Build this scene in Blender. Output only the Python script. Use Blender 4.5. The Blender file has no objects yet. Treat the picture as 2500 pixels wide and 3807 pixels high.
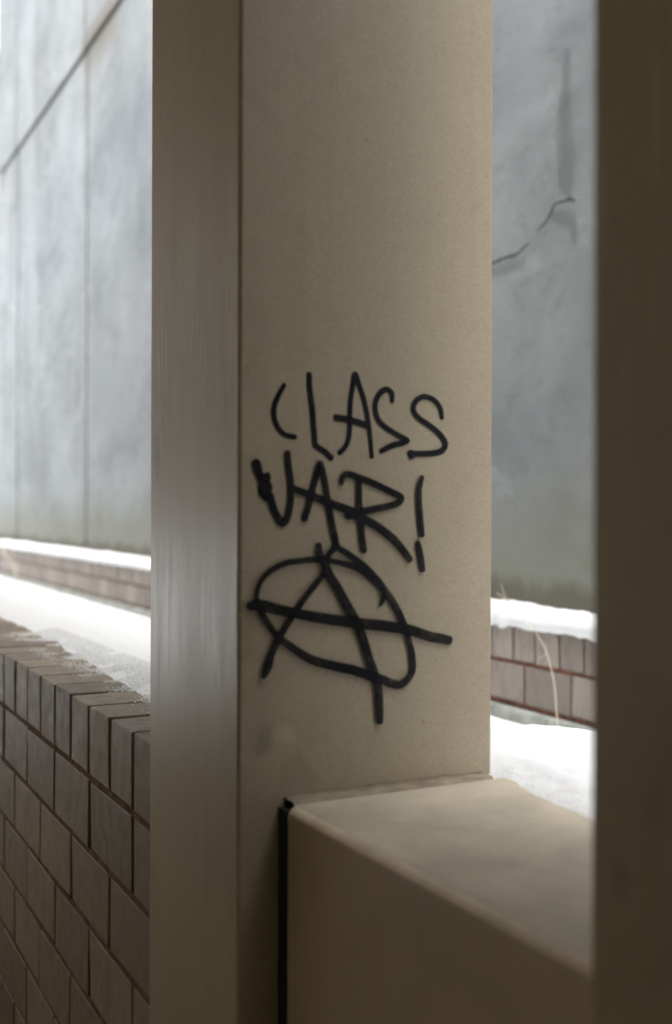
import bpy, bmesh, math, random
from mathutils import Matrix, Vector, noise

random.seed(7)
R = math.radians
S = bpy.context.scene
COL = S.collection
H = 1.327                     # eye height above the walkway; world x runs into the planter, y along the walkway

# ---------------------------------------------------------------- camera
cam_data = bpy.data.cameras.new("camera")
cam = bpy.data.objects.new("camera", cam_data)
COL.objects.link(cam)
S.camera = cam
cam_data.sensor_fit = 'VERTICAL'
cam_data.sensor_height = 36.0
cam_data.lens = 38.57
cam_data.clip_start = 0.02
cam_data.clip_end = 2000.0
cam.matrix_world = (Matrix.Translation((0, 0, H)) @ Matrix.Rotation(R(-27.3), 4, 'Z')
                    @ Matrix.Rotation(R(90), 4, 'X') @ Matrix.Rotation(R(0.17), 4, 'Z'))
cam_data.dof.use_dof = True
cam_data.dof.focus_distance = 1.72
cam_data.dof.aperture_fstop = 2.9
cam_data.dof.aperture_blades = 0

# ---------------------------------------------------------------- sky and sun (overcast)
world = bpy.data.worlds.new("World")
S.world = world
world.use_nodes = True
wn = world.node_tree
wn.nodes.clear()
sky = wn.nodes.new('ShaderNodeTexSky')
sky.sky_type = 'NISHITA'
sky.sun_disc = False
sky.sun_elevation = R(62)
sky.sun_rotation = R(190)
sky.air_density = 1.0
sky.dust_density = 3.0
sky.ozone_density = 1.0
hs = wn.nodes.new('ShaderNodeHueSaturation')
hs.inputs['Saturation'].default_value = 0.2
bg = wn.nodes.new('ShaderNodeBackground')
bg.inputs['Strength'].default_value = 0.15
wo = wn.nodes.new('ShaderNodeOutputWorld')
wn.links.new(sky.outputs[0], hs.inputs['Color'])
wn.links.new(hs.outputs[0], bg.inputs['Color'])
wn.links.new(bg.outputs[0], wo.inputs['Surface'])

sun_data = bpy.data.lights.new("sun", 'SUN')
sun_data.energy = 1.2
sun_data.angle = R(60)
sun_data.color = (1.0, 0.95, 0.88)
sun = bpy.data.objects.new("sun", sun_data)
COL.objects.link(sun)
# sky.sun_rotation is clockwise from +Y: the light comes from high behind the camera, through thick cloud
_az, _el = R(190), R(62)
_d = Vector((math.sin(_az) * math.cos(_el), math.cos(_az) * math.cos(_el), math.sin(_el)))
sun.rotation_euler = _d.to_track_quat('Z', 'Y').to_euler()

S.view_settings.view_transform = 'Standard'
S.view_settings.look = 'None'
S.view_settings.gamma = 1.0
S.view_settings.use_curve_mapping = False
S.view_settings.exposure = 2.14
S.render.engine = 'CYCLES'
S.cycles.max_bounces = 10
S.cycles.diffuse_bounces = 7
S.cycles.use_denoising = True
S.cycles.sample_clamp_indirect = 8.0


# ---------------------------------------------------------------- materials
def nd(nt, kind, loc=None, **kw):
    n = nt.nodes.new(kind)
    for k, v in kw.items():
        if k in n.inputs.keys():
            n.inputs[k].default_value = v
        else:
            setattr(n, k, v)
    return n


def mat(name):
    m = bpy.data.materials.new(name)
    m.use_nodes = True
    nt = m.node_tree
    return m, nt, nt.nodes['Principled BSDF']


def coords(nt, scale=(1, 1, 1), space='Object', rot=(0, 0, 0)):
    tc = nt.nodes.new('ShaderNodeTexCoord')
    mp = nt.nodes.new('ShaderNodeMapping')
    mp.inputs['Scale'].default_value = scale
    mp.inputs['Rotation'].default_value = rot
    nt.links.new(tc.outputs[space], mp.inputs[0])
    return mp.outputs[0]


def wcoords(nt, scale=(1, 1, 1)):
    g = nt.nodes.new('ShaderNodeNewGeometry')
    mp = nt.nodes.new('ShaderNodeMapping')
    mp.inputs['Scale'].default_value = scale
    nt.links.new(g.outputs['Position'], mp.inputs[0])
    return mp.outputs[0]


def noise_tex(nt, vec, scale, detail=4, rough=0.55, dist=0.0):
    n = nd(nt, 'ShaderNodeTexNoise', Scale=scale, Detail=detail, Roughness=rough, Distortion=dist)
    nt.links.new(vec, n.inputs['Vector'])
    return n.outputs['Fac']


def ramp(nt, fac, stops):
    n = nt.nodes.new('ShaderNodeValToRGB')
    cr = n.color_ramp
    while len(cr.elements) < len(stops):
        cr.elements.new(0.5)
    for e, (p, c) in zip(cr.elements, stops):
        e.position = p
        if not isinstance(c, (tuple, list)):
            c = (c, c, c)
        e.color = tuple(c) + (1.0,) if len(c) == 3 else c
    nt.links.new(fac, n.inputs[0])
    return n.outputs[0]


def mix(nt, a, b, fac, blend='MIX'):
    n = nt.nodes.new('ShaderNodeMix')
    n.data_type = 'RGBA'
    n.blend_type = blend
    for sock, v in ((n.inputs[6], a), (n.inputs[7], b), (n.inputs[0], fac)):
        if hasattr(v, 'links'):
            nt.links.new(v, sock)
        elif isinstance(v, (tuple, list)):
            sock.default_value = tuple(v) + (1.0,) if len(v) == 3 else v
        else:
            sock.default_value = v
    return n.outputs[2]


def math_n(nt, op, a, b=0.0, clamp=False):
    n = nt.nodes.new('ShaderNodeMath')
    n.operation = op
    n.use_clamp = clamp
    for sock, v in ((n.inputs[0], a), (n.inputs[1], b)):
        if hasattr(v, 'links'):
            nt.links.new(v, sock)
        else:
            sock.default_value = v
    return n.outputs[0]


def maprange(nt, v, a, b, c=0.0, d=1.0, smooth=True):
    n = nt.nodes.new('ShaderNodeMapRange')
    n.interpolation_type = 'SMOOTHSTEP' if smooth else 'LINEAR'
    n.inputs[1].default_value, n.inputs[2].default_value = a, b
    n.inputs[3].default_value, n.inputs[4].default_value = c, d
    nt.links.new(v, n.inputs[0])
    return n.outputs[0]


def bump(nt, bsdf, height, strength, dist):
    b = nd(nt, 'ShaderNodeBump', Strength=strength, Distance=dist)
    nt.links.new(height, b.inputs['Height'])
    nt.links.new(b.outputs[0], bsdf.inputs['Normal'])
    return b


def xyz(nt, vec):
    s = nt.nodes.new('ShaderNodeSeparateXYZ')
    nt.links.new(vec, s.inputs[0])
    return s.outputs


def obj_random(nt):
    return nt.nodes.new('ShaderNodeObjectInfo').outputs['Random']


def painted_metal():
    m, nt, b = mat("beige_paint")
    p = wcoords(nt)
    big = noise_tex(nt, p, 3.0, 5)
    streak = noise_tex(nt, wcoords(nt, (60, 60, 1.6)), 1.0, 6, 0.62)
    streak2 = noise_tex(nt, wcoords(nt, (160, 160, 9.0)), 1.0, 4, 0.6)
    c = ramp(nt, big, [(0.3, (0.305, 0.261, 0.187)), (0.7, (0.352, 0.304, 0.222))])
    c = mix(nt, c, (0.29, 0.225, 0.15), math_n(nt, 'MULTIPLY', maprange(nt, streak, 0.52, 0.75), 0.25))
    # dirty smears and scuffs
    scuff = noise_tex(nt, wcoords(nt, (9, 9, 6)), 1.0, 6, 0.65, 0.6)
    c = mix(nt, c, (0.17, 0.145, 0.115), math_n(nt, 'MULTIPLY', maprange(nt, scuff, 0.58, 0.8), 0.55))
    mott = noise_tex(nt, wcoords(nt, (28, 28, 22)), 1.0, 7, 0.72, 0.3)
    c = mix(nt, c, (0.25, 0.195, 0.13), math_n(nt, 'MULTIPLY', maprange(nt, mott, 0.5, 0.78), 0.4))
    gr = noise_tex(nt, p, 520.0, 3, 0.7)
    c = mix(nt, c, (0.46, 0.40, 0.31), math_n(nt, 'MULTIPLY', maprange(nt, gr, 0.54, 0.68), 0.55))
    c = mix(nt, c, (0.20, 0.155, 0.105), math_n(nt, 'MULTIPLY', maprange(nt, gr, 0.46, 0.32), 0.55))
    # rubbed smears low on the lettered face, brown hand marks along its corner
    sx, sy, sz = xyz(nt, p)
    def blob(x, y, z, r, ax=1.0):
        n = nt.nodes.new('ShaderNodeVectorMath'); n.operation = 'SUBTRACT'
        nt.links.new(p, n.inputs[0]); n.inputs[1].default_value = (x, y, z)
        s_ = nt.nodes.new('ShaderNodeVectorMath'); s_.operation = 'MULTIPLY'
        nt.links.new(n.outputs[0], s_.inputs[0]); s_.inputs[1].default_value = (1, 1, ax)
        l = nt.nodes.new('ShaderNodeVectorMath'); l.operation = 'LENGTH'
        nt.links.new(s_.outputs[0], l.inputs[0])
        d = math_n(nt, 'ADD', l.outputs['Value'], math_n(nt, 'MULTIPLY', math_n(nt, 'SUBTRACT', mott, 0.5), r * 3.2))
        return maprange(nt, d, r * 0.35, r, 1.0, 0.0)
    for (bx_, by_, bz_, br_, ax_, k_, col_) in ((0.502, 1.157, 1.062, 0.016, 0.7, 0.45, (0.12, 0.105, 0.085)),
                                               (0.530, 1.157, 1.068, 0.016, 1.2, 0.55, (0.42, 0.35, 0.24)),
                                               (0.545, 1.157, 1.025, 0.03, 1.2, 0.3, (0.17, 0.14, 0.10)),
                                               (0.487, 1.157, 1.20, 0.02, 0.35, 0.4, (0.21, 0.15, 0.09)),
                                               (0.473, 1.455, 1.40, 0.02, 0.5, 0.45, (0.16, 0.11, 0.08)),
                                               (0.473, 1.23, 1.22, 0.018, 0.3, 0.4, (0.16, 0.12, 0.09)),
                                               (0.79, 0.45, 1.10, 0.05, 0.8, 0.4, (0.12, 0.09, 0.06)),
                                               (0.473, 0.53, 1.10, 0.012, 0.8, 0.3, (0.12, 0.09, 0.06))):
        c = mix(nt, c, col_, math_n(nt, 'MULTIPLY', blob(bx_, by_, bz_, br_, ax_), k_))
    # pale dried runs on the walkway-side face
    run = noise_tex(nt, wcoords(nt, (130, 130, 7)), 1.0, 5, 0.65)
    band = math_n(nt, 'MULTIPLY', maprange(nt, sz, 1.36, 1.46), maprange(nt, sz, 1.72, 1.56))
    front = maprange(nt, sx, 0.4755, 0.4745)
    c = mix(nt, c, (0.50, 0.45, 0.37), math_n(nt, 'MULTIPLY', math_n(nt, 'MULTIPLY', band, front), math_n(nt, 'MULTIPLY', maprange(nt, run, 0.5, 0.68), 0.6)))
    chip = noise_tex(nt, p, 95.0, 2, 0.5)
    c = mix(nt, c, (0.16, 0.10, 0.07), math_n(nt, 'MULTIPLY', maprange(nt, chip, 0.72, 0.78), 0.6))
    nt.links.new(c, b.inputs['Base Color'])
    r = maprange(nt, streak, 0.3, 0.75, 0.29, 0.40, False)
    r2 = math_n(nt, 'ADD', r, maprange(nt, streak2, 0.4, 0.8, 0.0, 0.08, False))
    nt.links.new(r2, b.inputs['Roughness'])
    h = math_n(nt, 'ADD', math_n(nt, 'MULTIPLY', noise_tex(nt, p, 420.0, 3), 0.5),
               math_n(nt, 'MULTIPLY', streak2, 0.35))
    bump(nt, b, h, 0.28, 0.0012)
    return m


def concrete_beige():
    m, nt, b = mat("beige_render")
    p = wcoords(nt)
    big = noise_tex(nt, p, 4.0, 6, 0.6)
    c = ramp(nt, big, [(0.3, (0.34, 0.28, 0.197)), (0.7, (0.43, 0.36, 0.265))])
    st = noise_tex(nt, wcoords(nt, (9, 2.2, 3)), 1.0, 5, 0.6, 0.4)
    c = mix(nt, c, (0.23, 0.195, 0.155), math_n(nt, 'MULTIPLY', maprange(nt, st, 0.5, 0.75), 0.55))
    nt.links.new(c, b.inputs['Base Color'])
    b.inputs['Roughness'].default_value = 0.62
    bump(nt, b, noise_tex(nt, p, 160.0, 5, 0.65), 0.35, 0.002)
    return m


def brick_mat(name, lo, hi, tint, rough=0.45):
    m, nt, b = mat(name)
    p = wcoords(nt)
    rnd = obj_random(nt)
    c = ramp(nt, rnd, [(0.0, lo), (1.0, hi)])
    c = mix(nt, c, tint, math_n(nt, 'MULTIPLY', maprange(nt, noise_tex(nt, wcoords(nt, (26, 26, 10)), 1.0, 6, 0.62), 0.45, 0.72), 0.5))
    sp = noise_tex(nt, p, 210.0, 3, 0.6)
    c = mix(nt, c, (0.07, 0.05, 0.04), math_n(nt, 'MULTIPLY', maprange(nt, sp, 0.60, 0.72), 0.6))
    nt.links.new(c, b.inputs['Base Color'])
    r = math_n(nt, 'ADD', maprange(nt, noise_tex(nt, p, 38.0, 4), 0.3, 0.7, -0.08, 0.14, False), rough)
    nt.links.new(r, b.inputs['Roughness'])
    h = math_n(nt, 'ADD', noise_tex(nt, p, 300.0, 4, 0.6), math_n(nt, 'MULTIPLY', noise_tex(nt, p, 60.0, 3), 0.8))
    bump(nt, b, h, 0.5, 0.0018)
    return m


def mortar_mat(name, c0, c1):
    m, nt, b = mat(name)
    p = wcoords(nt)
    c = ramp(nt, noise_tex(nt, p, 34.0, 5, 0.65), [(0.32, c0), (0.68, c1)])
    nt.links.new(c, b.inputs['Base Color'])
    b.inputs['Roughness'].default_value = 0.9
    bump(nt, b, noise_tex(nt, p, 220.0, 5, 0.7), 0.8, 0.003)
    return m


def wall_concrete():
    m, nt, b = mat("grey_concrete")
    p = wcoords(nt)
    big = noise_tex(nt, wcoords(nt, (0.9, 0.9, 0.7)), 1.0, 6, 0.6)
    c = ramp(nt, big, [(0.32, (0.178, 0.196, 0.206)), (0.68, (0.268, 0.29, 0.302))])
    # cloudy darker patches and rain streaks
    pat = noise_tex(nt, wcoords(nt, (2.3, 1.0, 1.5)), 1.0, 7, 0.6, 0.7)
    c = mix(nt, c, (0.088, 0.098, 0.104), math_n(nt, 'MULTIPLY', maprange(nt, pat, 0.42, 0.74), 0.5))
    st = noise_tex(nt, wcoords(nt, (3.2, 1.6, 0.35)), 1.0, 4, 0.55, 0.4)
    c = mix(nt, c, (0.10, 0.102, 0.10), math_n(nt, 'MULTIPLY', maprange(nt, st, 0.5, 0.72), 0.35))
    lt = noise_tex(nt, wcoords(nt, (5, 2.0, 3.2)), 1.0, 6, 0.6, 1.2)
    c = mix(nt, c, (0.345, 0.37, 0.385), math_n(nt, 'MULTIPLY', maprange(nt, lt, 0.56, 0.76), 0.5))
    md_ = noise_tex(nt, wcoords(nt, (14, 7, 11)), 1.0, 7, 0.7, 0.5)
    c = mix(nt, c, (0.10, 0.102, 0.10), math_n(nt, 'MULTIPLY', maprange(nt, md_, 0.48, 0.72), 0.4))
    # algae creeping up from the foot of the wall
    z = xyz(nt, p)[2]
    edge = math_n(nt, 'ADD', z, math_n(nt, 'MULTIPLY', math_n(nt, 'SUBTRACT', noise_tex(nt, wcoords(nt, (5, 5, 2.5)), 1.0, 6, 0.6), 0.5), -0.30))
    g1 = maprange(nt, edge, H - 0.16, H + 0.22, 1.0, 0.0)
    c = mix(nt, c, (0.15, 0.15, 0.105), math_n(nt, 'MULTIPLY', g1, 0.6))
    edge2 = math_n(nt, 'ADD', z, math_n(nt, 'MULTIPLY', math_n(nt, 'SUBTRACT', noise_tex(nt, wcoords(nt, (7, 7, 5)), 1.0, 6, 0.6), 0.5), -0.14))
    g2 = maprange(nt, edge2, H - 0.262, H - 0.19, 1.0, 0.0)
    c = mix(nt, c, (0.07, 0.06, 0.04), math_n(nt, 'MULTIPLY', g2, 0.75))
    sy_ = xyz(nt, p)[1]
    seam = math_n(nt, 'MULTIPLY', maprange(nt, z, H + 3.10, H + 3.43), maprange(nt, z, H + 3.62, H + 3.50))
    near = math_n(nt, 'ABSOLUTE', math_n(nt, 'SUBTRACT', sy_, 7.75))
    seam = math_n(nt, 'MULTIPLY', seam, maprange(nt, near, 0.15, 0.75, 1.0, 0.0))
    seam = math_n(nt, 'MULTIPLY', seam, maprange(nt, st, 0.3, 0.6))
    c = mix(nt, c, (0.11, 0.095, 0.075), math_n(nt, 'MULTIPLY', seam, 0.75))
    nt.links.new(c, b.inputs['Base Color'])
    b.inputs['Roughness'].default_value = 0.85
    h = math_n(nt, 'ADD', noise_tex(nt, p, 90.0, 6, 0.7), math_n(nt, 'MULTIPLY', lt, 1.5))
    bump(nt, b, h, 0.35, 0.004)
    return m


def snow_mat():
    m, nt, b = mat("snow")
    p = wcoords(nt)
    b.inputs['Base Color'].default_value = (0.80, 0.82, 0.84, 1)
    b.inputs['Roughness'].default_value = 0.55
    b.inputs['Subsurface Weight'].default_value = 0.25
    b.inputs['Subsurface Radius'].default_value = (0.012, 0.014, 0.018)
    b.inputs['Subsurface Scale'].default_value = 0.6
    h = math_n(nt, 'ADD', noise_tex(nt, p, 260.0, 4, 0.7), math_n(nt, 'MULTIPLY', noise_tex(nt, p, 40.0, 4), 1.6))
    bump(nt, b, h, 0.5, 0.005)
    return m


def plain(name, col, rough=0.8, var=0.25, scale=6.0, bumpd=0.002):
    m, nt, b = mat(name)
    p = wcoords(nt)
    lo = tuple(c * (1 - var) for c in col)
    hi = tuple(min(1, c * (1 + var)) for c in col)
    nt.links.new(ramp(nt, noise_tex(nt, p, scale, 6, 0.62), [(0.3, lo), (0.7, hi)]), b.inputs['Base Color'])
    b.inputs['Roughness'].default_value = rough
    bump(nt, b, noise_tex(nt, p, scale * 18, 4, 0.6), 0.35, bumpd)
    return m


def ink_mat():
    m, nt, b = mat("black_marker_ink")
    p = wcoords(nt)
    c = ramp(nt, noise_tex(nt, p, 14.0, 4), [(0.3, (0.004, 0.0045, 0.006)), (0.7, (0.014, 0.015, 0.02))])
    nt.links.new(c, b.inputs['Base Color'])
    b.inputs['Roughness'].default_value = 0.6
    b.inputs['Specular IOR Level'].default_value = 0.12
    uv = nt.nodes.new('ShaderNodeUVMap')
    u = xyz(nt, uv.outputs[0])[0]            # -1 .. 1 across the stroke
    a = math_n(nt, 'ABSOLUTE', u)
    a = math_n(nt, 'ADD', a, math_n(nt, 'MULTIPLY', math_n(nt, 'SUBTRACT', noise_tex(nt, p, 700.0, 3, 0.6), 0.5), 0.28))
    op = maprange(nt, a, 0.82, 1.0, 1.0, 0.0)
    thin = maprange(nt, noise_tex(nt, p, 48.0, 6, 0.7), 0.25, 0.6, 0.80, 1.0)
    op = math_n(nt, 'MULTIPLY', op, thin)
    nt.links.new(op, b.inputs['Alpha'])
    return m


def stain_shade_mat(name, col, amount):
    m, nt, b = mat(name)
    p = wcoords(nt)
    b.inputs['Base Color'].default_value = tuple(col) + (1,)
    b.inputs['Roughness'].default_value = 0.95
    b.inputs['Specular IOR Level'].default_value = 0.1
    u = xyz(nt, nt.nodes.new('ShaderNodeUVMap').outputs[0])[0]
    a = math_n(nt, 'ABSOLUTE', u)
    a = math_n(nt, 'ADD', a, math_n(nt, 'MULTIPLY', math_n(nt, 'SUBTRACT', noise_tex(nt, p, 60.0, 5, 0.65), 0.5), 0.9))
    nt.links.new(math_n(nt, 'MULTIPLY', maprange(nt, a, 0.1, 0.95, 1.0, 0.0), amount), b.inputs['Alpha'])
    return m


M = {
    'edge_shade': stain_shade_mat("dark_crack_shade", (0.06, 0.06, 0.057), 0.5),  # shadow line under the overhanging plaster edge, put into the colour
    'shade_stain': stain_shade_mat("soft_shade_stain", (0.075, 0.076, 0.072), 0.2),  # painted shade below the plaster edge; also the dark run above it
    'stain_pale': stain_shade_mat("pale_lime_run", (0.40, 0.42, 0.43), 0.18),
    'paint': painted_metal(),
    'render': concrete_beige(),
    'brick': brick_mat("grey_brown_brick", (0.15, 0.116, 0.082), (0.275, 0.222, 0.16), (0.115, 0.08, 0.058), 0.5),
    'brick_far': brick_mat("red_brown_brick", (0.165, 0.142, 0.125), (0.27, 0.235, 0.205), (0.10, 0.088, 0.085), 0.6),
    'mortar': mortar_mat("dark_red_mortar", (0.045, 0.026, 0.02), (0.21, 0.125, 0.085)),
    'bed': mortar_mat("brown_red_mortar", (0.06, 0.03, 0.022), (0.26, 0.135, 0.088)),
    'render_top': plain("lit_grey_beige_render", (0.45, 0.40, 0.32), 0.8, 0.22, 9),  # greyer top faces, with the brightness of their sky light painted in
    'worn': plain("worn_highlight_edge", (0.60, 0.53, 0.42), 0.7, 0.15, 30),  # wear on the arris plus a painted highlight
    'mortar_far': mortar_mat("rust_red_mortar", (0.055, 0.035, 0.032), (0.26, 0.105, 0.065)),
    'wall': wall_concrete(),
    'kerb': plain("weathered_grey_concrete", (0.24, 0.255, 0.235), 0.9, 0.45, 14, 0.004),
    'snow': snow_mat(),
    'gap': plain("dark_joint_filler", (0.007, 0.009, 0.012), 0.9, 0.4, 30),
    'sealant': plain("beige_sealant", (0.22, 0.182, 0.13), 0.75, 0.45, 40),
    'ink': ink_mat(),
    'joint': plain("grey_joint_sealant", (0.07, 0.07, 0.068), 0.9, 0.3, 20),
    'crack': plain("dark_crack", (0.19, 0.188, 0.18), 0.95, 0.5, 22),
    'stem': plain("dry_straw", (0.50, 0.45, 0.34), 0.7, 0.25, 60, 0.0005),
    'paving': plain("worn_grey_paving", (0.32, 0.27, 0.19), 0.75, 0.3, 3),
    'ceiling': plain("dark_soffit", (0.56, 0.475, 0.345), 0.8, 0.2, 2),
    'back': plain("cream_bounce_wall", (0.60, 0.505, 0.36), 0.8, 0.1, 2),
    'end': plain("dark_brown_wall", (0.14, 0.11, 0.075), 0.8, 0.2, 2),
    'facade': plain("pale_stucco", (0.15, 0.14, 0.125), 0.85, 0.08, 0.7),
    'glass': plain("dark_window_glass", (0.035, 0.04, 0.045), 0.12, 0.2, 1, 0.0),
    'trim': plain("rosy_window_trim", (0.30, 0.25, 0.22), 0.7, 0.1, 2),
    'chip': plain("bare_chipped_concrete", (0.40, 0.41, 0.41), 0.9, 0.15, 50),
}


# ---------------------------------------------------------------- mesh helpers
def link(name, me, m, parent=None):
    me.materials.append(m) if m and not me.materials else None
    o = bpy.data.objects.new(name, me)
    COL.objects.link(o)
    if parent:
        o.parent = parent
    return o


def empty(name, loc, label, cat, group=None, kind='thing'):
    o = bpy.data.objects.new(name, None)
    o.empty_display_size = 0.1
    COL.objects.link(o)
    o.location = loc
    tag(o, label, cat, group, kind)
    return o


def tag(o, label=None, cat=None, group=None, kind=None):
    for k, v in (('label', label), ('category', cat), ('group', group), ('kind', kind)):
        if v:
            o[k] = v
    return o


def box_mesh(name, sx, sy, sz, bev=0.0, seg=1, jit=0.0, origin='c'):
    """box centred on x,y,z (origin 'c')"""
    bm = bmesh.new()
    bmesh.ops.create_cube(bm, size=1.0)
    for v in bm.verts:
        v.co = Vector((v.co.x * sx, v.co.y * sy, v.co.z * sz))
        if jit:
            v.co += Vector([random.uniform(-jit, jit) for _ in range(3)])
    if bev:
        bmesh.ops.bevel(bm, geom=bm.edges[:], offset=bev, segments=seg, affect='EDGES', profile=0.5)
    me = bpy.data.meshes.new(name)
    bm.to_mesh(me)
    bm.free()
    if bev and seg > 1:
        for p in me.polygons:
            p.use_smooth = True
    return me


def box(name, lo, hi, m, parent=None, bev=0.0, seg=1):
    """world-space box lo..hi; parented with world position kept"""
    me = box_mesh(name, hi[0] - lo[0], hi[1] - lo[1], hi[2] - lo[2], bev, seg)
    o = link(name, me, m, parent)
    c = Vector([(a + b) / 2 for a, b in zip(lo, hi)])
    o.location = c - (parent.location if parent else Vector())
    return o


def from_data(name, verts, faces, m, parent=None, smooth=False):
    me = bpy.data.meshes.new(name)
    off = parent.location if parent else Vector()
    me.from_pydata([tuple(Vector(v) - off) for v in verts], [], faces)
    me.update()
    if smooth:
        for p in me.polygons:
            p.use_smooth = True
    return link(name, me, m, parent)


def fbm(x, y, z=0.0, oct=4):
    return noise.fractal(Vector((x, y, z)), 0.9, 2.1, oct)



# ---------------------------------------------------------------- setting
def sheet(name, x0, x1, y0, y1, z, m):
    o = from_data(name, [(x0, y0, z), (x1, y0, z), (x1, y1, z), (x0, y1, z)], [(0, 1, 2, 3)], m)
    tag(o, kind='structure')
    return o


ground = sheet("ground", -600, 600, -600, 600, -0.02, M['snow'])
tag(ground, 'snow covered open ground beyond the covered walkway', 'ground')
walk = sheet("walkway_floor", -2.4, 0.60, -3.2, 7.5, 0.0, M['paving'])
tag(walk, 'worn grey paved floor of the covered walkway', 'floor')
c = box("ceiling", (-0.3, 7.502, 3.52), (0.84, 15.0, 3.85), M['ceiling'])  # out of view, added to cut sky light on the far concrete
tag(c, 'narrow unseen slab added to shade the far end of the planter', 'ceiling', kind='structure')
c = box("ceiling", (-2.6, -3.2, 3.52), (0.84, 7.5, 3.85), M['ceiling'])
tag(c, 'dark soffit slab above the covered walkway', 'ceiling', kind='structure')
w = box("unseen_back_wall", (-2.6, -3.2, -0.01), (-2.4, 0.6, 3.518), M['end'])  # unseen half made dark to keep light off the pillar's low side
tag(w, 'unseen dark brown wall beside the camera, added to hold back bounce light', 'wall', kind='structure')
w = box("unseen_back_wall", (-2.6, 0.602, -0.01), (-2.4, 7.5, 3.518), M['back'])  # unseen half made cream to bounce warm light onto the pillar fronts
tag(w, 'unseen cream wall across the walkway, coloured to add warm bounce light', 'wall', kind='structure')
w = box("unseen_end_wall", (-2.398, -3.2, -0.01), (0.478, -3.0, 3.518), M['end'])  # unseen, added to shut out light from behind the camera
tag(w, 'unseen brown wall added behind the camera to darken the walkway', 'wall', kind='structure')

# ---------------------------------------------------------------- grey concrete wall behind the planter
WX = 2.10                                      # face of the concrete wall
JOINTS = [-4.66, -2.10, 0.46, 3.02, 5.58, 8.14, 10.70]
ZS = [H - 0.60, H + 3.445, H + 5.9]
cw = empty("concrete_wall", (WX + 0.2, 3.0, 0.0), 'tall stained grey concrete panel wall behind the snowy planter', 'wall')
box("wall_core", (WX + 0.05, -4.7, 0.0), (WX + 0.35, 11.4, ZS[1] - 0.02), M['gap'], cw)
box("wall_core", (WX + 0.05, 5.6, ZS[1] - 0.018), (WX + 0.35, 11.4, ZS[2] - 0.02), M['gap'], cw)
for a, b_ in zip(JOINTS[:-1], JOINTS[1:]):
    for k, (z0, z1) in enumerate(zip(ZS[:-1], ZS[1:])):
        if k and a < 5.5:
            continue
        dx = -0.02 if k else 0.0
        box("panel", (WX + dx, a + 0.029, z0 + 0.014), (WX + 0.2, b_ - 0.029, z1 - 0.014), M['wall'], cw, 0.003, 1)
for q, yq in enumerate(JOINTS[1:]):             # dark filled joints, just behind the panel faces
    box("joint_strip", (WX + 0.006, yq - 0.028, ZS[0]), (WX + 0.06, yq + 0.028, ZS[1] - 0.015), M['joint'], cw)
    if yq > 5.6:
        box("joint_strip", (WX - 0.012, yq - 0.028, ZS[1] + 0.015), (WX + 0.06, yq + 0.028, ZS[2] - 0.03), M['joint'], cw)
box("joint_strip", (WX + 0.004, 5.7, ZS[1] - 0.0135), (WX + 0.06, 11.3, ZS[1] + 0.0135), M['gap'], cw)
# end panel of the wall, a narrow return
for k, (z0, z1) in enumerate(zip(ZS[:-1], ZS[1:])):
    box("panel", (WX - 0.004 - 0.02 * k, 10.729, z0 + 0.014), (WX + 0.3, 11.6, z1 - 0.014), M['wall'], cw, 0.003, 1)

# lower wall carrying on beyond the end panel, and the pale house far behind
lw = empty("low_end_wall", (WX + 0.1, 13.5, 0.0), 'lower grey wall carrying on past the end of the concrete panels', 'wall')
box("panel", (WX + 0.06, 11.70, 0.0), (WX + 0.3, 16.0, H + 1.95), M['wall'], lw, 0.01, 1)

hb = empty("house", (0.0, 34.0, 0.0), 'pale stucco house at the left edge beyond the concrete wall', 'house')
box("wall", (-26.0, 34.0, -0.1), (14.0, 42.0, 15.0), M['facade'], hb)
for wx in range(-24, 13, 4):
    for wz in (2.0, 6.0, 10.2):
        wx0 = wx + 3.0
        f_ = box("window", (wx0, 33.90, wz), (wx0 + 1.5, 34.05, wz + 2.2), M['trim'], hb)
        for q in (0, 1):
            g_ = box("pane", (wx0 + 0.12 + q * 0.66, 33.86, wz + 0.14), (wx0 + 0.72 + q * 0.66, 33.92, wz + 2.06), M['glass'])
            loc = g_.location.copy()
            g_.parent = f_
            g_.location = loc - f_.location - hb.location
rf = from_data("roof", [(-26.4, 33.5, 15.0), (14.4, 33.5, 15.0), (14.4, 42.5, 15.0), (-26.4, 42.5, 15.0), (-26.4, 38, 18), (14.4, 38, 18)],
               [(0, 1, 5, 4), (2, 3, 4, 5), (1, 2, 5), (3, 0, 4), (3, 2, 1, 0)], M['trim'], hb)

# ---------------------------------------------------------------- low brick wall at the back of the planter
FX = 2.0                                      # its face
fw = empty("low_brick_wall", (FX, 3.0, 0.0), 'low red brown brick wall with snow on top, below the grey concrete', 'wall')
box("mortar", (FX + 0.007, -1.0, H - 0.80), (FX + 0.11, 11.3, H - 0.345), M['mortar_far'], fw)
box("concrete_footing", (FX - 0.022, -1.0, H - 0.85), (FX + 0.1, 11.3, H - 0.588), M['kerb'], fw, 0.008, 2)
head = [box_mesh("brick_header", 0.1, 0.098, 0.110, 0.003, 1, 0.0016) for _ in range(4)]
stre = [box_mesh("brick_stretcher", 0.1, 0.2055, 0.114, 0.003, 1, 0.0016) for _ in range(4)]
for mm in head + stre:
    mm.materials.append(M['brick_far'])
PF = 0.1083
y0 = 2.3805
for i in range(-24, 84):
    y = y0 + (i + 0.5) * PF
    if y < -0.6 or y > 11.2:
        continue
    o = link("brick", random.choice(head), None, fw)
    o.location = Vector((FX + 0.05 + random.uniform(-.0025, .0025), y, H - 0.390)) - fw.location
    o.rotation_euler = (random.uniform(-.008, .008), random.uniform(-.01, .01), random.uniform(-.01, .01))
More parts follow.
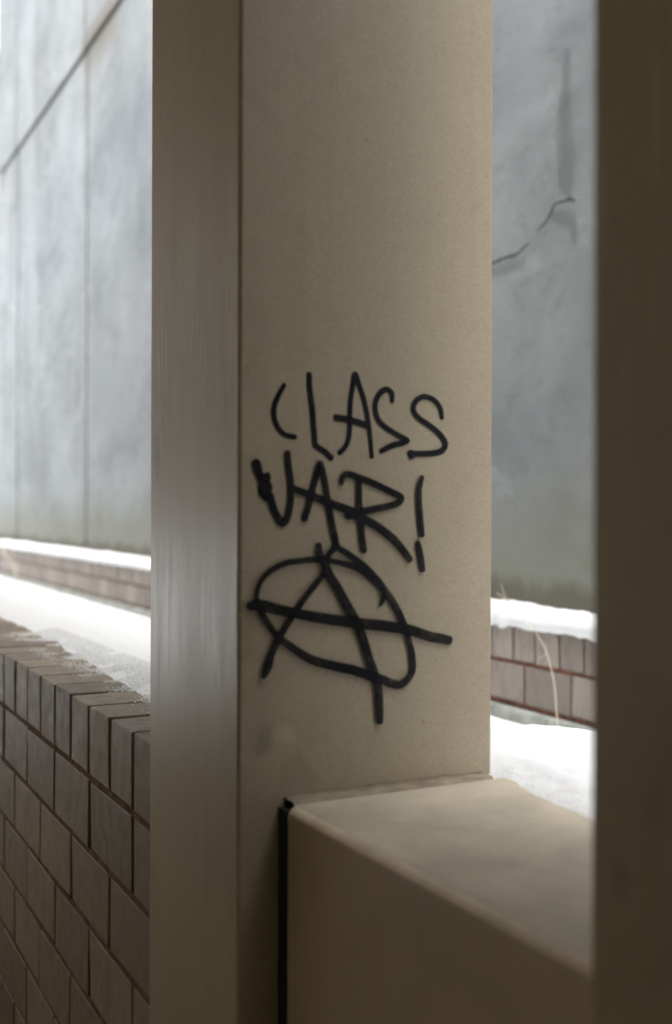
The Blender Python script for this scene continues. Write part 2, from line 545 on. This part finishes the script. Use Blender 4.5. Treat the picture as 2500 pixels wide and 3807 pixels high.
for i in range(-14, 42):
    y = y0 + 0.054 + (i + 0.5) * 2 * PF
    if y < -0.6 or y > 11.2:
        continue
    o = link("brick", random.choice(stre), None, fw)
    o.location = Vector((FX + 0.05 + random.uniform(-.0025, .0025), y, H - 0.5145)) - fw.location
    o.rotation_euler = (random.uniform(-.006, .006), random.uniform(-.01, .01), random.uniform(-.006, .006))

# snow lying along the top of that wall
prof = [(-0.006, -0.008), (-0.014, 0.004), (-0.016, 0.022), (-0.008, 0.038), (0.012, 0.046), (0.05, 0.050), (0.10, 0.052), (0.14, 0.054)]
verts, faces = [], []
ys = []
y = -1.0
while y < 11.3:
    ys.append(y)
    y += 0.012 if 1.7 < y < 3.4 else 0.03
for y in ys:
    d1 = fbm(y * 2.2, 3.1)
    d2 = fbm(y * 17.0, 9.4)
    d3 = fbm(y * 45.0, 1.4)
    th = 1.0 + 0.16 * d1
    for j, (px, pz) in enumerate(prof):
        low = max(0.0, 1 - j / 2.0)
        verts.append((FX + px - 0.006 * d2 * (j < 4) - 0.004 * d1, y,
                      H - 0.335 + pz * th - low * (0.007 * max(0, d2 + 0.25) + 0.005 * d3 + .003) + (0.004 * d2 if j > 4 else 0)))
n = len(prof)
for i in range(len(ys) - 1):
    for j in range(n - 1):
        a = i * n + j
        faces.append((a, a + n, a + n + 1, a + 1))
sc = from_data("snow_ridge", verts, faces, M['snow'], None, True)
tag(sc, 'ridge of white snow lying along the top of the low back brick wall', 'snow', kind='stuff')

# ---------------------------------------------------------------- brick parapet of the far bay
BX = 0.478                                    # face of the bricks
PIT = 0.125
TOP = H - 0.327
bp = empty("brick_parapet", (BX, 2.6, 0.0), 'grey brown brick parapet with upright coping bricks, left of the graffiti pillar', 'wall')
box("mortar_core", (BX + 0.03, 1.487, 0.0), (BX + 0.232, 5.2, TOP - 0.009), M['mortar'], bp)
for k in range(1, 9):                          # bed joints, a little behind the brick faces
    box("bed_joint", (BX + 0.002, 1.487, TOP - k * PIT - 0.0048 + 0.0005), (BX + 0.02, 5.2, TOP - k * PIT + 0.0102 - 0.0005), M['bed'], bp)
cop = [box_mesh("brick_coping", 0.240, 0.1145, 0.115, 0.0028, 2, 0.0011) for _ in range(5)]
srt = [box_mesh("brick_course", 0.110, 0.2392, 0.1145, 0.0028, 2, 0.0011) for _ in range(6)]
for mm in cop + srt:
    mm.materials.append(M['brick'])
    for p in mm.polygons:
        p.use_smooth = False
yj = 1.5793                                    # first coping joint seen left of the pillar
for i in range(-1, 29):
    y = yj + (i + 0.5) * PIT
    if i == -1:                                # cut coping brick against the pillar
        me = box_mesh("brick_cut", 0.240, 0.087, 0.115, 0.0028, 2, 0.0008)
        me.materials.append(M['brick'])
        for p in me.polygons:
            p.use_smooth = False
        o = link("brick", me, None, bp)
        o.location = Vector((BX + 0.120, yj - 0.0045 - 0.0435, TOP - 0.0575)) - bp.location
        continue
    o = link("brick", random.choice(cop), None, bp)
    o.location = Vector((BX + 0.120 + random.uniform(-.0012, .0012), y + random.uniform(-.001, .001), TOP - 0.0575 + random.uniform(-.0012, .0012))) - bp.location
    o.rotation_euler = (random.uniform(-.004, .004), random.uniform(-.004, .004), random.uniform(-.004, .004))
    if random.random() < 0.5:
        o.rotation_euler.z += math.pi
for k in range(1, 8):
    off = 0.0 if k % 2 else PIT
    for i in range(-1, 15):
        y = yj + off + (i + 0.5) * 2 * PIT
        lo, hi = y - 0.1205, y + 0.1205
        if hi < 1.52:
            continue
        if lo < 1.488:                         # cut brick against the pillar
            me = box_mesh("brick_cut", 0.110, hi - 1.488, 0.1145, 0.0028, 2, 0.0008)
            me.materials.append(M['brick'])
            for p in me.polygons:
                p.use_smooth = False
            o = link("brick", me, None, bp)
            o.location = Vector((BX + 0.055, (1.488 + hi) / 2, TOP - 0.0575 - k * PIT)) - bp.location
            continue
        o = link("brick", random.choice(srt), None, bp)
        o.location = Vector((BX + 0.055 + random.uniform(-.0014, .0014), y + random.uniform(-.0015, .0015), TOP - 0.0575 - k * PIT + random.uniform(-.001, .001))) - bp.location
        o.rotation_euler = (random.uniform(-.003, .003), random.uniform(-.004, .004), random.uniform(-.005, .005) + (math.pi if random.random() < .5 else 0))
        if random.random() < .5:
            o.rotation_euler.z -= 0

# ---------------------------------------------------------------- rendered parapet of the near bay
RX = 0.519
rp = empty("rendered_parapet", (RX, 0.85, 0.0), 'smooth beige rendered parapet between the graffiti pillar and the near pillar', 'wall')
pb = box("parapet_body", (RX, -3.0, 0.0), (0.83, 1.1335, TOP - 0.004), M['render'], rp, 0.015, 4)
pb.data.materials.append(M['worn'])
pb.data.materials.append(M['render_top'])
for p in pb.data.polygons:                     # rubbed arris, its edge highlight painted in
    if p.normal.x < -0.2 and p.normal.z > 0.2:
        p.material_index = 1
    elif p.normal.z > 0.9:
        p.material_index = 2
for v in pb.data.vertices:                     # the front is not quite parallel to the pillar row
    if v.co.x < 0:
        v.co.x += 0.028 * (1.1335 - (v.co.y + pb.location.y + rp.location.y))
box("joint_filler", (RX + 0.004, 1.1330, 0.0), (0.83, 1.1565, TOP - 0.014), M['gap'], rp)
# ragged sealant bead along the foot of the pillar
verts, faces = [], []
ys_ = [RX + 0.012 + i * 0.006 for i in range(47)]
for i, x in enumerate(ys_):
    wv = 0.5 + 0.5 * fbm(x * 30, 2.2)
    z0 = TOP - 0.006
    for dy, dz in ((1.128 - 0.004 * wv, -0.004), (1.134, 0.002 + 0.001 * wv), (1.146, 0.001 + .002 * wv), (1.1562, 0.002 + 0.003 * wv), (1.1562, -0.02)):
        verts.append((x, dy, z0 + dz))
for i in range(len(ys_) - 1):
    for j in range(4):
        a = i * 5 + j
        faces.append((a, a + 1, a + 6, a + 5))
from_data("sealant_bead", verts, faces, M['sealant'], rp, True)

# ---------------------------------------------------------------- pillars
PX, PY = 0.473, 1.157


def pillar(y0, y1, x1, label):
    e = empty("pillar", ((PX + x1) / 2, (y0 + y1) / 2, 0.0), label, 'pillar', None)
    me = box_mesh("pillar_shaft", x1 - PX, y1 - y0, 3.52, 0.005, 4)
    o = link("shaft", me, M['paint'], e)
    o.location = (0, 0, 1.76)
    md = o.modifiers.new("wn", 'WEIGHTED_NORMAL')
    md.keep_sharp = True
    return e


gp = pillar(PY, 1.484, 0.823, 'beige painted square pillar covered in black graffiti lettering')
npil = pillar(0.231, 0.557, 0.823, 'dark blurred pillar close to the camera along the right edge')

# ---------------------------------------------------------------- snow in the planter
def snow_h(x, y):
    """height of the snow surface over the planter, and on the parapet tops"""
    nz = fbm(x * 5, y * 5, 0.3)
    fine = fbm(x * 75, y * 75, 1.7)
    near = 1.0 if y < 1.32 else 0.0
    start = 0.60 if not near else 0.795
    start += 0.014 * fbm(5, y * 3.5, 4.0) + 0.003 * fbm(x * 16, y * 16, 7.0)
    if near:
        start += 0.03 * max(0, min(1, (y - 1.0) / 0.15))
    if not near:
        start += 0.045 * max(0, min(1, (y - 1.8) / 1.0))
    d = x - start
    if near:
        t = -0.02 + 0.034 * max(0, min(1, (d + 0.02) / 0.06)) ** 0.7 + 0.004 * nz + 0.0015 * fine
        ledge_end = 0.95
    else:
        g = max(0, min(1, (d + 0.03) / 0.13))
        t = -0.008 + 0.026 * g ** 0.6 + 0.002 * nz + 0.0012 * fine * (1 - 0.7 * g)
        ledge_end = 0.80
    t = max(t, -0.03)
    s = max(0, min(1, (x - ledge_end) / (1.96 - ledge_end)))
    s = s * s * (3 - 2 * s)
    return TOP + t - 0.318 * s + 0.02 * s * (1 - s) * 4 * nz


xs = []
x = 0.56
while x < 2.03:
    xs.append(x)
    x += 0.006 if x < 0.86 else 0.025
ys = []
y = -1.0
while y < 11.3:
    ys.append(y)
    y += 0.03 if y < 0.5 else (0.008 if y < 2.9 else (0.02 if y < 4 else 0.08))
verts = [(x, y, snow_h(x, y)) for y in ys for x in xs]
n = len(xs)
faces = [(i * n + j, i * n + j + 1, (i + 1) * n + j + 1, (i + 1) * n + j) for i in range(len(ys) - 1) for j in range(n - 1)]
sn = from_data("snow_bed", verts, faces, M['snow'], None, True)
tag(sn, 'white snow filling the planter and thinning out over the parapet tops', 'snow', kind='stuff')

# loose melting grains where the snow thins out on the bricks
verts, faces = [], []
OCT = [(1, 0, 0), (-1, 0, 0), (0, 1, 0), (0, -1, 0), (0, 0, 1), (0, 0, -1)]
OF = [(0, 2, 4), (2, 1, 4), (1, 3, 4), (3, 0, 4), (2, 0, 5), (1, 2, 5), (3, 1, 5), (0, 3, 5)]
rg = random.Random(11)
cnt = 0
while cnt < 15000:
    y = rg.uniform(1.49, 3.0)
    x = 0.535 + 0.16 * rg.random() ** 0.6
    if fbm(x * 14, y * 14, 5.0) < 0.16 - (x - 0.56) * 4.2 + rg.uniform(-0.25, 0.25):
        continue
    cnt += 1
    r = rg.uniform(0.0007, 0.0024) * (0.7 + (x - 0.53) * 2.5)
    base = len(verts)
    zz = max(TOP, snow_h(x, y)) + r * 0.35
    for ox, oy, oz in OCT:
        verts.append((x + ox * r * rg.uniform(.7, 1.3), y + oy * r * rg.uniform(.7, 1.3), zz + oz * r * rg.uniform(.6, 1.0)))
    faces += [tuple(base + q for q in f_) for f_ in OF]
sg = from_data("snow_grains", verts, faces, M['snow'])
tag(sg, 'scattered melting snow grains on the coping bricks at the edge of the snow', 'snow', kind='stuff')

# ---------------------------------------------------------------- dry stems
def tube(name, pts, r0, r1, m, parent=None, sides=6, sub=5):
    P = [Vector(p) for p in pts]
    path = []
    for i in range(len(P) - 1):
        p0, p1, p2, p3 = P[max(i - 1, 0)], P[i], P[i + 1], P[min(i + 2, len(P) - 1)]
        for k in range(sub):
            t = k / sub
            path.append(0.5 * (2 * p1 + (p2 - p0) * t + (2 * p0 - 5 * p1 + 4 * p2 - p3) * t * t + (3 * p1 - p0 - 3 * p2 + p3) * t ** 3))
    path.append(P[-1])
    verts, faces = [], []
    for i, p in enumerate(path):
        d = (path[min(i + 1, len(path) - 1)] - path[max(i - 1, 0)]).normalized()
        a = d.cross(Vector((1, 0.2, 0.1))).normalized()
        b = d.cross(a)
        r = r0 + (r1 - r0) * i / (len(path) - 1)
        for s in range(sides):
            th = 2 * math.pi * s / sides
            verts.append(p + a * r * math.cos(th) + b * r * math.sin(th))
    for i in range(len(path) - 1):
        for s in range(sides):
            s2 = (s + 1) % sides
            faces.append((i * sides + s, i * sides + s2, (i + 1) * sides + s2, (i + 1) * sides + s))
    return from_data(name, verts, faces, m, parent, True)


def stem_thing(label, base, pts, twigs, r):
    e = empty("dry_stem", base, label, 'dried plant')
    tube("stalk", pts, r, r * 0.55, M['stem'], e)
    for t in twigs:
        tube("twig", t, r * 0.6, r * 0.3, M['stem'], e)
    return e


def fp(y, z, x=1.93):
    return (x, y, H + z)


stem_thing('thin dry straw stem bending over the low brick wall, right of the pillar', fp(2.404, -.66),
           [fp(2.400, -.66), fp(2.404, -.60), fp(2.41, -.5456), fp(2.419, -.475), fp(2.437, -.4275), fp(2.461, -.380), fp(2.499, -.3455),
            fp(2.530, -.325), fp(2.582, -.290), fp(2.635, -.262), fp(2.690, -.240)],
           [[fp(2.630, -.264), fp(2.655, -.240), fp(2.673, -.210)], [fp(2.600, -.280), fp(2.65, -.258), fp(2.672, -.262)],
            [fp(2.452, -.395), fp(2.475, -.405), fp(2.492, -.420)]], 0.0017)
stem_thing('pale broken stalk leaning on the low brick wall at the far left', fp(9.95, -.62),
           [fp(9.90, -.64), fp(9.953, -.4907), fp(10.129, -.4567), fp(10.348, -.4088), fp(10.575, -.330), fp(10.75, -.25)],
           [[fp(10.348, -.4088), fp(10.40, -.34), fp(10.42, -.27)]], 0.005)

# ---------------------------------------------------------------- graffiti on the pillar (millimetres on the pillar's face: across, height, stroke width)
GRAFFITI = {
 'C': [
  [(529,1474,5.9),(522,1462,6.8),(516,1447,7.5),(517,1433,7.5),(523,1422,7.2),(531,1416,6.8),(543,1414,6.5)],
 ],
 'L': [
  [(561,1488,7.5),(562,1470,7.9),(565,1448,8.2),(567,1427,7.9),(569,1407,7.9),(573,1403,7.9),(582,1398,7.9),(590,1391,8.3)],
 ],
 'A': [
  [(601,1397,6.1),(610,1406,6.8),(614,1419,7.2),(615,1439,7.2),(616,1460,7.2),(619,1479,7.2),(622,1492,7.6),(628,1478,7.3),(635,1459,7.3),(640,1437,6.9),(643,1416,6.5),(645,1394,6.5)],
  [(596,1439,7.9),(606,1438,8.4),(619,1436,8.4),(632,1433,8.4),(640,1430,6.9)],
 ],
 'S1': [
  [(673,1462,5.8),(673,1471,7.0),(666,1476,7.4),(656,1471,7.3),(650,1459,7.3),(651,1445,7.3),(658,1434,7.3),(675,1424,7.0),(689,1418,7.0),(696,1415,6.7),(688,1412,7.0),(673,1408,7.4),(658,1401,6.6)],
 ],
 'S2': [
  [(745,1445,6.0),(743,1456,7.2),(734,1466,7.1),(719,1470,7.1),(707,1464,7.5),(703,1454,7.5),(710,1444,7.5),(726,1435,7.5),(742,1424,8.0),(750,1413,8.4),(745,1404,8.0),(728,1400,7.5),(699,1399,7.8)],
  [(699,1400,9.0),(701,1395,7.8)],
 ],
 'W': [
  [(494,1382,11.3),(497,1373,10.6),(501,1365,9.1),(508,1369,8.4),(505,1362,12.8),(507,1355,14.7),(503,1350,12.8),(507,1345,12.1),(511,1345,10.3),(516,1330,9.6),(522,1319,10.0),(527,1314,10.3),(533,1321,9.6),(537,1339,8.7),(537,1362,8.7),(534,1382,8.7),(533,1395,8.5)],
  [(493,1383,10.6),(495,1379,12.0),(496,1373,9.9)],
  [(508,1369,7.3),(505,1363,12.8),(505,1355,16.9),(505,1348,15.4),(506,1343,9.2)],
  [(497,1372,8.0),(501,1365,10.2),(503,1358,11.0)],
 ],
 'A2': [
  [(555,1319,9.3),(560,1334,9.0),(566,1356,8.6),(571,1374,8.6),(575,1384,8.6),(579,1372,8.3),(583,1354,8.3),(586,1336,8.7),(590,1317,9.1),(594,1301,9.1),(597,1287,8.7)],
  [(538,1355,8.5),(558,1348,9.3),(578,1341,10.2),(598,1334,10.2),(617,1328,10.7)],
 ],
 'R': [
  [(603,1361,6.5),(605,1369,7.6),(613,1372,8.4),(630,1367,8.8),(651,1360,8.9),(673,1351,8.6),(685,1346,8.2),(685,1341,8.2),(675,1336,8.6),(651,1331,8.9),(630,1327,9.6),(612,1323,10.7)],
  [(627,1366,7.7),(627,1345,8.4),(628,1327,9.6),(630,1308,9.2),(632,1293,8.8),(634,1281,8.8)],
  [(615,1327,11.4),(632,1319,11.5),(653,1309,10.6),(675,1294,10.5),(688,1281,9.8),(698,1269,9.0)],
 ],
 '!': [
  [(715,1370,6.7),(711,1357,8.7),(711,1340,8.7),(713,1319,8.7),(715,1299,8.3)],
  [(709,1289,7.9),(713,1275,8.7),(716,1256,8.3)],
 ],
 'circle': [
  [(597,1287,7.6),(588,1279,7.9),(581,1269,8.7)],
  [(597,1285,7.6),(613,1276,8.4),(630,1264,10.3),(645,1251,10.4),(659,1236,10.4),(673,1218,10.1),(686,1197,9.8),(695,1174,8.6),(701,1154,8.6),(702,1133,9.0),(692,1120,10.2),(678,1117,10.5),(654,1126,11.6),(620,1138,11.8),(589,1146,11.3),(562,1155,10.5),(538,1170,9.6),(520,1184,8.5),(507,1201,8.1),(498,1215,7.3),(494,1230,6.2),(497,1244,6.6),(508,1257,7.0),(528,1267,7.4),(550,1270,7.1),(570,1271,7.9),(595,1268,6.8),(615,1263,7.6),(630,1257,8.4),(647,1245,8.5),(659,1234,7.4),(661,1223,7.0),(656,1215,4.3)],
 ],
 'symA': [
  [(573,1288,7.9),(574,1276,10.5),(581,1265,11.3),(588,1251,11.7),(598,1237,11.7),(611,1215,12.6),(624,1194,12.6),(633,1173,12.3),(641,1150,11.9),(649,1129,12.3),(654,1110,11.6),(655,1093,11.6),(656,1074,9.3)],
  [(583,1257,7.5),(570,1244,7.9),(554,1226,8.2),(538,1205,8.3),(522,1182,9.2),(512,1163,10.3),(507,1148,12.1),(503,1138,6.6)],
 ],
 'bar': [
  [(485,1220,10.2),(499,1220,13.5),(518,1215,12.9),(548,1208,11.9),(578,1202,12.8),(620,1195,13.4),(662,1189,13.6),(695,1183,13.3),(724,1174,12.7),(755,1167,12.0)],
 ],
}



def stroke_mesh(strokes, layer):
    verts, faces, uvs = [], [], []
    cols = (-1.0, -0.72, 0.0, 0.72, 1.0)
    for s in strokes:
        P = [Vector((p[0], p[1], p[2])) / 1000.0 for p in s]
        path = []
        for i in range(len(P) - 1):
            p0, p1, p2, p3 = P[max(i - 1, 0)], P[i], P[i + 1], P[min(i + 2, len(P) - 1)]
            k_ = max(3, int((p2 - p1).length / 0.0022))
            for k in range(k_):
                t = k / k_
                path.append(0.5 * (2 * p1 + (p2 - p0) * t + (2 * p0 - 5 * p1 + 4 * p2 - p3) * t * t + (3 * p1 - p0 - 3 * p2 + p3) * t ** 3))
        path.append(P[-1])
        # rounded ends
        d0 = (path[0] - path[1]); d0.z = 0; d0.normalize()
        d1 = (path[-1] - path[-2]); d1.z = 0; d1.normalize()
        w0, w1 = path[0].z, path[-1].z
        pre, post = [], []
        for q in (0.98, 0.85, 0.6, 0.3):
            a = path[0] + d0 * (w0 * 0.42 * q); a.z = w0 * math.sqrt(1 - q * q) + 0.0002
            pre.append(a)
        for q in (0.3, 0.6, 0.85, 0.98):
            a = path[-1] + d1 * (w1 * 0.42 * q); a.z = w1 * math.sqrt(1 - q * q) + 0.0002
            post.append(a)
        path = pre + path + post
        base = len(verts)
        seed = random.uniform(0, 50)
        npt = len(path)
        for i, p in enumerate(path):
            t = path[min(i + 2, npt - 1)] - path[max(i - 2, 0)]
            nrm = Vector((-t.y, t.x)).normalized()
            hw = p.z * 0.5 * 1.10
            wob = 0.0003 * fbm(seed + i * 0.13, 0.2, 0, 3)
            for cc in cols:
                q = Vector((p.x, p.y)) + nrm * (hw * cc + wob)
                verts.append((q.x, PY - 0.00025 - layer - 0.00012 * i / npt, q.y))
                uvs.append((cc, i / npt))
        for i in range(npt - 1):
            for j in range(4):
                a = base + i * 5 + j
                faces.append((a, a + 1, a + 6, a + 5))
        layer += 0.00016
    return verts, faces, uvs, layer


layer = 0.0
NAMES = {'circle': ("painted_ring", 'uneven black ring around the painted A'), 'symA': ("painted_letter", 'large painted A inside the ring'),
         'bar': ("painted_crossbar", 'thick black bar across the ringed A'), '!': ("painted_exclamation_mark", 'painted exclamation mark after the second word')}
for key, strokes in GRAFFITI.items():
    v, f_, uv, layer = stroke_mesh(strokes, layer)
    nm, lab = NAMES.get(key, ("painted_letter", 'painted black letter ' + key[0]))
    o = from_data(nm, v, f_, M['ink'], gp)
    o['label'] = lab
    ul = o.data.uv_layers.new(name="UVMap")
    for lp in o.data.loops:
        ul.data[lp.index].uv = uv[lp.vertex_index]

# ---------------------------------------------------------------- crack, painted shade under its edge, and runs on the concrete panel (metres: along, height, width)
def wall_film(name, m, pts, depth):
    v, f_, uv, _ = stroke_mesh([[(y * 1000, (H + z) * 1000, w_ * 1000) for y, z, w_ in pts]], 0.0)
    v = [(WX - depth, q[0], q[2]) for q in v]
    o = from_data(name, v, f_, m, cw)
    ul = o.data.uv_layers.new(name="UVMap")
    for lp in o.data.loops:
        ul.data[lp.index].uv = uv[lp.vertex_index]
    return o


wall_film("crack", M['edge_shade'], [(3.00, .812, .022), (2.933, .8175, .020), (2.873, .819, .020), (2.826, .818, .022), (2.796, .828, .018), (2.762, .839, .009)], 0.0010)
wall_film("crack", M['edge_shade'], [(2.720, .868, .008), (2.700, .878, .014), (2.678, .886, .016), (2.657, .907, .018), (2.636, .928, .017), (2.608, .929, .014), (2.567, .926, .018), (2.545, .920, .020)], 0.0012)
wall_film("crack", M['stain_pale'], [(2.762, .839, .008), (2.74, .852, .012), (2.720, .868, .008)], 0.0014)
wall_film("crack", M['stain_pale'], [(2.545, .922, .012), (2.50, .915, .012), (2.44, .914, .012)], 0.0014)
wall_film("soft_shade_stain", M['shade_stain'], [(2.96, .785, .05), (2.87, .785, .07), (2.80, .78, .06)], 0.0016)
wall_film("soft_shade_stain", M['shade_stain'], [(2.64, .895, .05), (2.59, .875, .08), (2.55, .85, .06), (2.545, .80, .03)], 0.0018)
wall_film("soft_shade_stain", M['shade_stain'], [(2.58, 1.36, .05), (2.59, 1.15, .11), (2.58, 1.0, .12), (2.57, .945, .05)], 0.0020)
wall_film("lime_run", M['stain_pale'], [(2.625, 1.32, .02), (2.630, 1.15, .03), (2.628, 1.0, .03), (2.625, .95, .02)], 0.0022)
wall_film("lime_run", M['stain_pale'], [(2.96, .765, .04), (2.90, .745, .06), (2.86, .72, .03)], 0.0024)
